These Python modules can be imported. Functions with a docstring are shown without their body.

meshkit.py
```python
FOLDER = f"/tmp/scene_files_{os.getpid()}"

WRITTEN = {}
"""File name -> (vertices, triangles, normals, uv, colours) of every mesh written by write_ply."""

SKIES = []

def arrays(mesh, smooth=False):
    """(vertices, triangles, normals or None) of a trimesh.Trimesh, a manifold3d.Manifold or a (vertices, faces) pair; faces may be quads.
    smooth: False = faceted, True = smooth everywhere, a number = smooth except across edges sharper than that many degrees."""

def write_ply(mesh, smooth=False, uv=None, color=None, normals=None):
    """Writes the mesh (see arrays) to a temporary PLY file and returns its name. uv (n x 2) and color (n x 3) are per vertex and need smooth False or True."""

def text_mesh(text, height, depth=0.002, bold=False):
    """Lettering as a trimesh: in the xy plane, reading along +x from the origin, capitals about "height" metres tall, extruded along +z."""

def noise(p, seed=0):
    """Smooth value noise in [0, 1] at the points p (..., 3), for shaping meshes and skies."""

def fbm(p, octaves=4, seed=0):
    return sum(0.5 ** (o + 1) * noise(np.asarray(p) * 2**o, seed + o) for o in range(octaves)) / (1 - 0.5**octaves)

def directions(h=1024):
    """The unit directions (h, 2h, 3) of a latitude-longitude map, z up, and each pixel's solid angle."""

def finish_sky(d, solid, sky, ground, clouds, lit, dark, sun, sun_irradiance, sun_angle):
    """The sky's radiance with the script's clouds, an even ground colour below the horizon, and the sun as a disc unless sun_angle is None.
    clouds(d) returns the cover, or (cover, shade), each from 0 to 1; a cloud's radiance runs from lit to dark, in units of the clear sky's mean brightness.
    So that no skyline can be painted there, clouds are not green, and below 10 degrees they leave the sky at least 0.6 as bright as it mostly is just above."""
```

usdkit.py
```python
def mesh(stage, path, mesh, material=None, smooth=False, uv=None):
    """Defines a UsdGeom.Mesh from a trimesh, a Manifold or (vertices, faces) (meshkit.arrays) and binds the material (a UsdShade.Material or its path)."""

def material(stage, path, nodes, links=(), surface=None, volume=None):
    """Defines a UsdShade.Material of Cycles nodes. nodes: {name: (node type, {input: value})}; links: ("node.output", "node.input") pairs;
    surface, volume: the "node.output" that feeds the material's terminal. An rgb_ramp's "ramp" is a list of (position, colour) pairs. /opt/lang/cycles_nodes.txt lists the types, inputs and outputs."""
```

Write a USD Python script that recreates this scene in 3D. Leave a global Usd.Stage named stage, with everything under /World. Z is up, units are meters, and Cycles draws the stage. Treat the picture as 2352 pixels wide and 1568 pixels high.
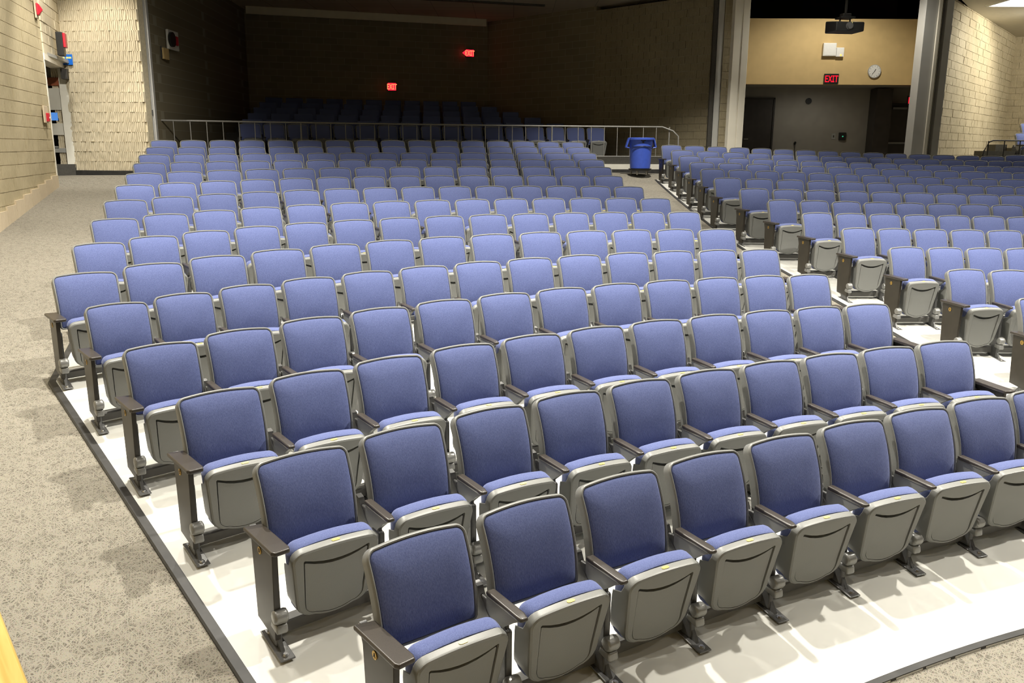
import math, random
import numpy as np, trimesh, usdkit, meshkit
import manifold3d as m3
from pxr import Usd, UsdGeom, UsdLux, Gf, Sdf, UsdShade

stage = Usd.Stage.CreateInMemory()
UsdGeom.SetStageUpAxis(stage, UsdGeom.Tokens.z); UsdGeom.SetStageMetersPerUnit(stage, 1.0)
UsdGeom.Xform.Define(stage, '/World'); UsdGeom.Scope.Define(stage, '/World/Looks')
rng = random.Random(7)

# ---------------------------------------------------------------- camera, lights, exposure
CZ = 2.67                                     # the camera stands on the stage, this far above the floor of the first row
PITCH, ROLL, F_PX = 0.22548, -0.005236, 1950.0
cam = UsdGeom.Camera.Define(stage, '/World/camera')
cam.CreateHorizontalApertureAttr(36.0); cam.CreateVerticalApertureAttr(24.0)
cam.CreateFocalLengthAttr(36.0 * F_PX / 2352); cam.CreateClippingRangeAttr(Gf.Vec2f(0.05, 200))
_r, _u = np.array([1.0, 0, 0]), np.array([0, math.sin(PITCH), math.cos(PITCH)])
_ex, _ey = math.cos(ROLL) * _r - math.sin(ROLL) * _u, math.sin(ROLL) * _r + math.cos(ROLL) * _u
_ez = np.cross(_ex, _ey)
UsdGeom.Xformable(cam).AddTransformOp().Set(Gf.Matrix4d(*_ex, 0, *_ey, 0, *_ez, 0, 0, 0, CZ, 1))
cam.CreateExposureAttr(0.12)

LIGHT_COL = (1.0, 0.95, 0.84)
def spot(name, loc, target, power, cone=62, soft=0.35, radius=0.09, color=LIGHT_COL):
    l = UsdLux.SphereLight.Define(stage, '/World/' + name)
    l.CreateRadiusAttr(radius); l.CreateIntensityAttr(power); l.CreateColorAttr(Gf.Vec3f(*color)); l.CreateNormalizeAttr(True)
    s = UsdLux.ShapingAPI.Apply(l.GetPrim()); s.CreateShapingConeAngleAttr(cone); s.CreateShapingConeSoftnessAttr(soft)
    d = np.array(target, float) - np.array(loc, float); z = -d / np.linalg.norm(d)
    x = np.cross([0, 1, 0.01], z); x /= np.linalg.norm(x); y = np.cross(z, x)
    UsdGeom.Xformable(l).AddTransformOp().Set(Gf.Matrix4d(*x, 0, *y, 0, *z, 0, *map(float, loc), 1))
POW = 330.0
_k = 0
for yy, pw, cone in ((0.9, 0.15, 60), (6.8, 2.05, 55), (10.4, 0.55, 52), (14.4, 0.48, 60)):                 # recessed ceiling downlights over the seating
    for xx in (-3.4, 0.8, 5.0, 9.2)[1 if yy > 14 else 0:]:
        y_ = yy + 0.10 * (5.0 - xx)
        spot(f'downlight_{_k:03d}', (xx, y_, 7.1), (xx, y_, 0), POW * pw, cone); _k += 1
for p, t, w, c in (((-4.4, 11.6, 7.0), (-7.9, 13.6, 2.6), 430, 52), ((-8.0, 16.1, 7.0), (-8.6, 18.3, 3.0), 170, 32), ((-7.0, 15.4, 7.0), (-7.5, 16.4, 2.0), 200, 38), ((-3.2, 5.4, 7.1), (-4.0, 5.0, 0.0), 170, 55), ((-2.6, 2.2, 7.1), (-1.6, 1.6, 1.0), 230, 20),
                   ((15.6, 24.0, 6.2), (12.8, 25.4, 3.2), 200, 66), ((18.2, 24.5, 6.2), (17.0, 28.4, 3.4), 160, 66), ((8.3, 21.6, 6.9), (8.3, 21.9, 2.0), 95, 76), ((8.5, 23.98, 4.31), (8.5, 24.3, 2.0), 6, 85), ((3.3, 19.6, 7.1), (3.3, 20.4, 2.0), 430, 48)):
    spot(f'downlight_{_k:03d}', p, t, w, c, 0.6, 0.02 if p[2] < 5 else 0.09); _k += 1  # wall washers, plus unseen spots added to brighten carpet, desk, vestibule and bin

# ---------------------------------------------------------------- helpers
_names = {}
def path_of(name, parent=None):
    base = (parent.GetPath().pathString if parent is not None else '/World') + '/' + name
    n = _names.get(base, 0); _names[base] = n + 1
    return base if n == 0 else f'{base}_{n:03d}'
def data(p, **kw):
    for k, v in kw.items():
        if v: p.SetCustomDataByKey(k, v)
    return p
def tri(m, T=None):
    if hasattr(m, 'to_mesh'):
        q = m.to_mesh(); m = trimesh.Trimesh(q.vert_properties[:, :3], q.tri_verts, process=False)
    elif isinstance(m, (tuple, list)):
        v, f, _ = meshkit.arrays(m); m = trimesh.Trimesh(v, f, process=False)
    return m
def obj(name, mesh, mat, parent=None, smooth=35, **kw):
    if isinstance(mesh, list): mesh = trimesh.util.concatenate([tri(x) for x in mesh])
    p = usdkit.mesh(stage, path_of(name, parent), mesh, M[mat], smooth=smooth).GetPrim()
    return data(p, **kw)
def thing(name, loc=(0, 0, 0), rz=0.0, sx=1.0, parent=None, **kw):
    x = UsdGeom.Xform.Define(stage, path_of(name, parent))
    x.AddTranslateOp().Set(Gf.Vec3d(*map(float, loc)))
    if rz: x.AddRotateZOp().Set(math.degrees(rz))
    if sx != 1.0: x.AddScaleOp().Set(Gf.Vec3f(sx, 1, 1))
    return data(x.GetPrim(), **kw)
def copy(src, loc, rz, sx=1.0, **kw):
    r = thing(src.GetName(), loc, rz, sx, **kw)
    return r
def box(sx, sy, sz, c=(0, 0, 0)):
    return trimesh.creation.box((sx, sy, sz), trimesh.transformations.translation_matrix(c))
def rbox(sx, sy, sz, c=(0, 0, 0), r=0.005, seg=8):
    """Box with rounded edges: hull of eight small spheres."""
    r = min(r, sx / 2.01, sy / 2.01, sz / 2.01)
    s = m3.Manifold.sphere(r, seg)
    pts = [s.translate((c[0] + i * (sx / 2 - r), c[1] + j * (sy / 2 - r), c[2] + k * (sz / 2 - r))) for i in (-1, 1) for j in (-1, 1) for k in (-1, 1)]
    return m3.Manifold.batch_hull(pts)
def cyl(p, q, r, n=12, r2=None):
    p, q = np.array(p, float), np.array(q, float); h = np.linalg.norm(q - p)
    m = tri(m3.Manifold.cylinder(h, r, r if r2 is None else r2, n))
    m.apply_transform(trimesh.geometry.align_vectors([0, 0, 1], (q - p) / h)); m.apply_translation(p)
    return m
def tube(pts, r, n=8):
    pts = np.array(pts, float); rings = []
    for i, p in enumerate(pts):
        t = pts[min(i + 1, len(pts) - 1)] - pts[max(i - 1, 0)]; t /= np.linalg.norm(t)
        a = np.cross(t, [0, 0, 1] if abs(t[2]) < 0.9 else [1, 0, 0]); a /= np.linalg.norm(a); b = np.cross(t, a)
        rings.append([p + r * (math.cos(k * 2 * math.pi / n) * a + math.sin(k * 2 * math.pi / n) * b) for k in range(n)])
    return loft(rings)
def loft(rings, cap0=True, cap1=True):
    """Closed skin through rings of the same number of points."""
    rings = np.array(rings, float); m, n = rings.shape[:2]
    v = list(rings.reshape(-1, 3)); f = []
    for i in range(m - 1):
        for k in range(n):
            a, b = i * n + k, i * n + (k + 1) % n
            f += [(a, b, b + n), (a, b + n, a + n)]
    if cap0:
        c = len(v); v.append(rings[0].mean(0)); f += [(c, (k + 1) % n, k) for k in range(n)]
    if cap1:
        c = len(v); v.append(rings[-1].mean(0)); o = (m - 1) * n; f += [(c, o + k, o + (k + 1) % n) for k in range(n)]
    t = trimesh.Trimesh(np.array(v), np.array(f), process=False)
    if t.volume < 0: t.invert()
    return t
def outline(wt, wb, h, rt, rb, inset=0.0, bt=0.0, bb=0.0, seg=5, side=5):
    """Rounded trapezoid, counter-clockwise from the bottom left, t from 0 to h; bt, bb: how far the top and bottom edges bow outwards."""
    wt, wb, lo, hi = wt - 2 * inset, wb - 2 * inset, inset, h - inset
    rt, rb = max(rt - inset, 0.002), max(rb - inset, 0.002)
    P = []
    def corner(cx, cy, r, a0):
        for k in range(seg + 1):
            a = a0 + math.pi / 2 * k / seg; P.append((cx + r * math.cos(a), cy + r * math.sin(a)))
    def edge(a, b, bow):
        for k in range(1, side):
            t = k / side; P.append((a[0] + (b[0] - a[0]) * t, a[1] + (b[1] - a[1]) * t + bow * 4 * t * (1 - t)))
    corner(wb / 2 - rb, lo + rb, rb, -math.pi / 2); s = len(P)
    edge(P[-1], (wt / 2, hi - rt), 0)
    corner(wt / 2 - rt, hi - rt, rt, 0)
    edge(P[-1], (-wt / 2 + rt, hi), bt)
    corner(-wt / 2 + rt, hi - rt, rt, math.pi / 2)
    edge(P[-1], (-wb / 2, lo + rb), 0)
    corner(-wb / 2 + rb, lo + rb, rb, math.pi)
    edge(P[-1], P[0], -bb)
    return np.array(P)
def extrude(poly, h):
    return trimesh.creation.extrude_polygon(poly, h)

# ---------------------------------------------------------------- materials (procedural)
M = {}
def mat(name, nodes, links, surface='p.BSDF'):
    M[name] = usdkit.material(stage, '/World/Looks/' + name, nodes, links, surface=surface)
def plain(name, col, rough=0.5, metal=0.0, spec=0.5, var=0.08, scale=30.0, bump=0.0, **kw):
    """A colour with a little mottling, and fine relief if wanted."""
    c = np.array(col)
    n = {'tc': ('texture_coordinate', {}), 'n': ('noise_texture', {'scale': scale, 'detail': 3.0}),
         'r': ('rgb_ramp', {'ramp': [(0.3, tuple(c * (1 - var))), (0.7, tuple(np.minimum(c * (1 + var), 1)))]}),
         'p': ('principled_bsdf', {'roughness': rough, 'metallic': metal, 'specular_ior_level': spec, **kw})}
    l = [('tc.object', 'n.vector'), ('n.fac', 'r.fac'), ('r.color', 'p.base_color')]
    if bump:
        n['b'] = ('bump', {'strength': 0.5, 'distance': bump}); l += [('n.fac', 'b.height'), ('b.normal', 'p.normal')]
    mat(name, n, l)
def glow(name, col, strength):
    mat(name, {'e': ('emission', {'color': col, 'strength': strength})}, [], 'e.emission')

# blue heathered upholstery: fine vertical flecks
mat('blue_fabric', {'tc': ('texture_coordinate', {}), 'm': ('mapping', {'scale': (190.0, 190.0, 62.0)}), 'n': ('noise_texture', {'scale': 1.0, 'detail': 2.0, 'roughness': 0.7}),
    'r': ('rgb_ramp', {'ramp': [(0.3, (0.071, 0.091, 0.222)), (0.7, (0.118, 0.146, 0.315))]}), 'b': ('bump', {'strength': 0.35, 'distance': 0.002}),
    'p': ('principled_bsdf', {'roughness': 0.85, 'specular_ior_level': 0.25, 'sheen_weight': 0.45, 'sheen_roughness': 0.45, 'sheen_tint': (0.7, 0.75, 1.0)})},
    [('tc.object', 'm.vector'), ('m.vector', 'n.vector'), ('n.fac', 'r.fac'), ('r.color', 'p.base_color'), ('n.fac', 'b.height'), ('b.normal', 'p.normal')])
plain('grey_plastic', (0.205, 0.208, 0.198), 0.40, spec=0.4, var=0.04, scale=300, bump=0.0004)
plain('dark_steel', (0.085, 0.085, 0.085), 0.35, spec=0.5, var=0.1, scale=60)
plain('foot_steel', (0.16, 0.16, 0.158), 0.3, metal=0.4, var=0.1, scale=60)
plain('silver_plastic', (0.26, 0.26, 0.25), 0.32, metal=0.3, var=0.06, scale=40)
plain('chrome', (0.75, 0.75, 0.74), 0.18, metal=1.0, var=0.05, scale=50)
plain('brown_plastic', (0.042, 0.035, 0.029), 0.33, spec=0.5, var=0.12, scale=200, bump=0.0003)
plain('brown_laminate', (0.032, 0.027, 0.020), 0.38, spec=0.45, var=0.15, scale=14)
plain('yellow_plate', (0.85, 0.66, 0.13), 0.35, var=0.05)
plain('gold', (0.62, 0.40, 0.09), 0.35, metal=0.7, var=0.05)
plain('letter_ink', (0.06, 0.045, 0.03), 0.5)
plain("beam_grey", (0.13, 0.127, 0.118), 0.5, var=0.06)
plain('painted_floor', (0.64, 0.635, 0.595), 0.38, spec=0.35, var=0.035, scale=2.5)
plain('rubber', (0.030, 0.029, 0.028), 0.55, var=0.25, scale=9)
plain('white_trim', (0.72, 0.70, 0.62), 0.5, var=0.05, scale=4)
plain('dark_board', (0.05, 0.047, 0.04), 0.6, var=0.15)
plain('painted_panel', (0.46, 0.455, 0.44), 0.45, var=0.03, scale=3)
plain('cream_paint', (0.74, 0.70, 0.60), 0.5, var=0.03, scale=3)
plain('grey_paint', (0.40, 0.40, 0.38), 0.5, var=0.04, scale=3)
plain('column_grey', (0.52, 0.515, 0.49), 0.5, var=0.04, scale=3)
plain('tan_paint', (0.60, 0.43, 0.19), 0.7, var=0.04, scale=5)
plain('vestibule_paint', (0.34, 0.32, 0.28), 0.7, var=0.05, scale=4)
plain('dark_door', (0.045, 0.038, 0.033), 0.45, var=0.15, scale=6)
plain('black_paint', (0.012, 0.012, 0.012), 0.7, var=0.2)
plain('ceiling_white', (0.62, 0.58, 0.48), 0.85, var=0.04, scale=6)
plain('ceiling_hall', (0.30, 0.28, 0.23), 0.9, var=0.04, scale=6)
plain('rail_metal', (0.32, 0.315, 0.30), 0.4, metal=0.3, var=0.08)
plain('rail_black', (0.02, 0.02, 0.02), 0.45, var=0.1)
plain('bin_blue', (0.07, 0.14, 0.70), 0.38, spec=0.45, var=0.06, scale=12)
plain('caster_grey', (0.35, 0.33, 0.29), 0.5)
plain('white_plastic', (0.78, 0.77, 0.72), 0.45, var=0.03)
plain('red_plastic', (0.55, 0.02, 0.04), 0.35, var=0.06)
plain('black_plastic', (0.016, 0.016, 0.016), 0.4, var=0.1)
plain('sign_blue', (0.01, 0.16, 0.72), 0.4, var=0.03)
plain('sign_yellow', (0.85, 0.82, 0.25), 0.45, var=0.03)
plain('dark_brown', (0.035, 0.030, 0.026), 0.6)  # plain dark brown for door frames and small fittings
plain('step_dark', (0.055, 0.05, 0.035), 0.7, var=0.15)
plain('rust_frame', (0.30, 0.09, 0.04), 0.6)
glow('exit_red', (1.0, 0.012, 0.03), 2.2)
glow('exit_letter', (1.0, 0.10, 0.035), 3.4)
glow('exit_dim', (1.0, 0.012, 0.03), 1.3)
glow('led_red', (1.0, 0.02, 0.01), 4.0)
glow('led_green', (0.05, 0.6, 0.3), 0.6)
glow('led_amber', (1.0, 0.35, 0.05), 3.0)
glow('screen_blue', (0.12, 0.35, 0.9), 0.7)
glow('lamp_diffuser', (0.95, 0.97, 1.0), 6.0)
# oak: long grain lines
mat('oak', {'tc': ('texture_coordinate', {}), 'm': ('mapping', {'scale': (60.0, 4.0, 60.0)}), 'n': ('noise_texture', {'scale': 1.0, 'detail': 4.0, 'distortion': 0.6}),
    'r': ('rgb_ramp', {'ramp': [(0.3, (0.80, 0.50, 0.10)), (0.6, (0.95, 0.68, 0.19))]}), 'p': ('principled_bsdf', {'roughness': 0.3, 'coat_weight': 0.3})},
    [('tc.object', 'm.vector'), ('m.vector', 'n.vector'), ('n.fac', 'r.fac'), ('r.color', 'p.base_color')])
# split-face concrete block: coarse speckle
def block_mat(name, lo, hi, scale=38.0):
    mat(name, {'g': ('geometry', {}), 'n': ('noise_texture', {'scale': scale, 'detail': 5.0, 'roughness': 0.7}), 'oi': ('noise_texture', {'scale': 1.6, 'detail': 1.0}),
        'mx': ('mix', {'mix_type': 'mix', 'fac': 0.3}), 'r': ('rgb_ramp', {'ramp': [(0.32, lo), (0.68, hi)]}), 'b': ('bump', {'strength': 0.9, 'distance': 0.012}), 'm': ('mapping', {'scale': (1.0, 1.0, 0.22)}), 'p': ('principled_bsdf', {'roughness': 0.9, 'specular_ior_level': 0.2})},
        [('g.position', 'm.vector'), ('m.vector', 'n.vector'), ('g.position', 'oi.vector'), ('n.color', 'mx.color1'), ('oi.color', 'mx.color2'), ('mx.color', 'r.fac'), ('r.color', 'p.base_color'), ('n.fac', 'b.height'), ('b.normal', 'p.normal')])
block_mat('block_buff', (0.40, 0.335, 0.205), (0.64, 0.55, 0.37))
block_mat('block_cream', (0.50, 0.43, 0.30), (0.76, 0.68, 0.51))
block_mat('block_base', (0.60, 0.50, 0.36), (0.72, 0.61, 0.45), 20)
block_mat('block_shaded', (0.22, 0.19, 0.125), (0.34, 0.295, 0.195))  # same buff block, with the unlit hall's shade put into its colour
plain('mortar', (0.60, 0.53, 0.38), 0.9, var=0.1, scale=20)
plain('mortar_shaded', (0.40, 0.36, 0.27), 0.9, var=0.1, scale=20)  # mortar darkened likewise to carry the hall's shade
# far walls of the unlit hall: same block, shade put into the colour
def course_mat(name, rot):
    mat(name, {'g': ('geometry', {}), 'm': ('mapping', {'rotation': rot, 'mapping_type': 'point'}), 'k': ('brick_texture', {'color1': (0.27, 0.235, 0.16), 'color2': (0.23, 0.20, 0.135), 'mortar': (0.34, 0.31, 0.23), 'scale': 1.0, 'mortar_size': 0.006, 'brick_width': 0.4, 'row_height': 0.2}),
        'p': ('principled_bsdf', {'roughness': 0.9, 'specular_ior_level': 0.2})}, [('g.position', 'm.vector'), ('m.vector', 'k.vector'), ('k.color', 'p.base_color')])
course_mat('hall_block_shaded', (-math.pi / 2, 0, 0))
# ceiling tiles
mat('ceiling_tile', {'g': ('geometry', {}), 'k': ('brick_texture', {'color1': (0.52, 0.47, 0.37), 'color2': (0.48, 0.43, 0.34), 'mortar': (0.34, 0.31, 0.25), 'scale': 1.0, 'mortar_size': 0.012, 'brick_width': 1.2, 'row_height': 0.6, 'offset': 0.0}),
    'n': ('noise_texture', {'scale': 60.0}), 'b': ('bump', {'strength': 0.3, 'distance': 0.01}), 'p': ('principled_bsdf', {'roughness': 0.9})},
    [('g.position', 'k.vector'), ('k.color', 'p.base_color'), ('g.position', 'n.vector'), ('n.fac', 'b.height'), ('b.normal', 'p.normal')])
# carpet: criss-cross strokes in many directions over a taupe ground
_n = {'g': ('geometry', {}), 'w': ('noise_texture', {'scale': 0.9, 'detail': 2.0}), 'fine': ('noise_texture', {'scale': 260.0, 'detail': 2.0}), 'p': ('principled_bsdf', {'roughness': 0.95, 'specular_ior_level': 0.1, 'sheen_weight': 0.1})}
_l = [('g.position', 'w.vector'), ('g.position', 'fine.vector')]
prev = None
for i, ang in enumerate((12, 41, 68, 97, 126, 158)):
    _n[f'm{i}'] = ('mapping', {'rotation': (0, 0, math.radians(ang)), 'location': (i * 3.1, i * 1.7, 0)})
    _n[f's{i}'] = ('mapping', {'scale': (9.0, 130.0, 1.0)})
    _n[f'n{i}'] = ('noise_texture', {'scale': 1.0, 'detail': 1.0, 'dimensions': '2D'})
    _n[f't{i}'] = ('map_range', {'from_min': 0.555, 'from_max': 0.635, 'clamp': True})
    _l += [('g.position', f'm{i}.vector'), (f'm{i}.vector', f's{i}.vector'), (f's{i}.vector', f'n{i}.vector'), (f'n{i}.fac', f't{i}.value')]
    if prev is None: prev = f't{i}.result'
    else:
        _n[f'x{i}'] = ('math', {'math_type': 'maximum'}); _l += [(prev, f'x{i}.value1'), (f't{i}.result', f'x{i}.value2')]; prev = f'x{i}.value'
_n['c'] = ('mix', {'color1': (0.150, 0.135, 0.110), 'color2': (0.345, 0.318, 0.262)})
_n['f'] = ('mix', {'mix_type': 'multiply', 'fac': 0.45}); _n['b'] = ('bump', {'strength': 0.4, 'distance': 0.004})
_l += [(prev, 'c.fac'), ('c.color', 'f.color1'), ('fine.color', 'f.color2'), ('f.color', 'p.base_color'), ('fine.fac', 'b.height'), ('b.normal', 'p.normal')]
mat('carpet', _n, _l)

# ---------------------------------------------------------------- the hall's plan: rows lie on circles about one centre, the floor is raked
CX, CY = 7.51152, -7.31137
RR = [13.59, 14.62, 15.66, 16.71, 17.79, 18.88, 19.97, 21.03, 22.09, 23.16, 24.21, 25.26, 26.31, 27.42, 28.54]
G = (-2.34515, -0.047103, 0.1436425, 0.00301126, 0.0051757, -0.0117352)
def rake(x, y): return G[0] + G[1] * x + G[2] * y + (G[3] * x * x + G[4] * x * y + G[5] * y * y) / 10 + CZ - 0.86
def ground(x, y):
    r = math.hypot(x - CX, y - CY); k = min(max(r, 12.3), 29.25) / r
    z = rake(CX + (x - CX) * k, CY + (y - CY) * k); t = min(max((r - 29.0) / 0.5, 0), 1)
    return z + 0.10 * t * t * (3 - 2 * t)
def polar(r, deg): a = math.radians(deg); return CX + r * math.sin(a), CY + r * math.cos(a)
def sheet(us, vs, fn, thick=0.0, top=0.0):
    """A slab over a grid of plan points fn(u, v) -> (x, y), draped on the ground."""
    pts = [[fn(u, v) for v in vs] for u in us]; nu, nv = len(us), len(vs)
    T = np.array([[(x, y, ground(x, y) + top) for x, y in row] for row in pts]).reshape(-1, 3)
    f = []
    for i in range(nu - 1):
        for j in range(nv - 1):
            a, b, c, d = i * nv + j, (i + 1) * nv + j, (i + 1) * nv + j + 1, i * nv + j + 1
            f += [(a, b, c), (a, c, d)]
    f = np.array(f); n = len(T)
    q = T[f[0]]
    if np.cross(q[1] - q[0], q[2] - q[0])[2] < 0: f = f[:, ::-1]
    if not thick: return trimesh.Trimesh(T, f, process=False)
    B = T - [0, 0, thick]; v = np.vstack([T, B]); fs = [f, f[:, ::-1] + n]
    rim = [i * nv for i in range(nu)] + [(nu - 1) * nv + j for j in range(1, nv)] + [i * nv + nv - 1 for i in range(nu - 2, -1, -1)] + [j for j in range(nv - 2, 0, -1)]
    s = []
    for a, b in zip(rim, rim[1:] + rim[:1]): s += [(a, b, b + n), (a, b + n, a + n)]
    t = trimesh.Trimesh(v, np.vstack(fs + [np.array(s)]), process=False); t.fix_normals()
    return t
lin = np.linspace

# floor: carpet over everything, painted concrete slabs under the seats
obj('floor', sheet(lin(-12, 22, 69), lin(-3, 31.5, 70), lambda u, v: (u, v)), 'carpet', smooth=True, kind='structure', label='taupe carpet with criss-cross strokes on the raked hall floor')
LEFT_A, LEFT_P, LEFT_D = -38.45, (-4.05, 7.2), (-0.284, 0.959)         # the slab's left edge: radial beside the first rows, then straight back
def left_edge(r):
    if r <= 18.55: return polar(r, LEFT_A)
    px, py = polar(18.55, LEFT_A); b = (px - CX) * LEFT_D[0] + (py - CY) * LEFT_D[1]
    t = -b + math.sqrt(b * b - (px - CX) ** 2 - (py - CY) ** 2 + r * r)
    return px + LEFT_D[0] * t, py + LEFT_D[1] * t
def aisle_l(r): return -13.4 + 0.34 * max(r - 22.0, 0)
def aisle_r(r): return -10.15 + 0.31 * max(r - 21.5, 0)
def slab_l(r, t):
    x, y = left_edge(r); a0 = math.degrees(math.atan2(x - CX, y - CY)); return polar(r, a0 + (aisle_l(r) - a0) * t)
rs = list(lin(12.55, 18.4, 12)) + [18.55, 18.7] + list(lin(19.2, 29.0, 20))
obj('floor', sheet(rs, lin(0, 1, 25), slab_l, 0.05, 0.012), 'painted_floor', smooth=30, kind='structure', label='pale grey painted floor slab under the near block of seats')
obj('floor', sheet(lin(13.0, 29.0, 33), lin(0, 1, 30), lambda r, t: polar(r, aisle_r(r) * (1 - t) + 25 * t), 0.05, 0.012), 'painted_floor', smooth=30, kind='structure', label='pale grey painted floor slab under the far block of seats')
def strip(name, edge, w, h, m, label):
    """A low edging along a list of plan points."""
    rings = []
    for i, p in enumerate(edge):
        p = np.array(p); t = np.array(edge[min(i + 1, len(edge) - 1)]) - np.array(edge[max(i - 1, 0)]); t = t / np.linalg.norm(t); nrm = np.array([-t[1], t[0]])
        a, b = p, p + nrm * w; z = ground(*p)
        rings.append([(*a, z - 0.03), (*b, z - 0.03), (*b, z + h * 0.5), (*(b - nrm * 0.01), z + h), (*a, z + h)])
    return obj(name, loft(rings), m, smooth=20, kind='structure', label=label)
strip('trim_1', [left_edge(r) for r in rs], 0.062, 0.018, 'rubber', 'black rubber edging between the carpet and the painted slab')
strip('trim_2', [polar(12.55, a) for a in lin(-13.4, LEFT_A, 40)], -0.062, 0.018, 'rubber', 'black rubber edging along the curved front of the painted slab')
strip('trim_3', [polar(r, aisle_r(r)) for r in lin(13.0, 29.0, 30)], 0.05, 0.016, 'rubber', 'dark rubber edging along the centre aisle')

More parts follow.
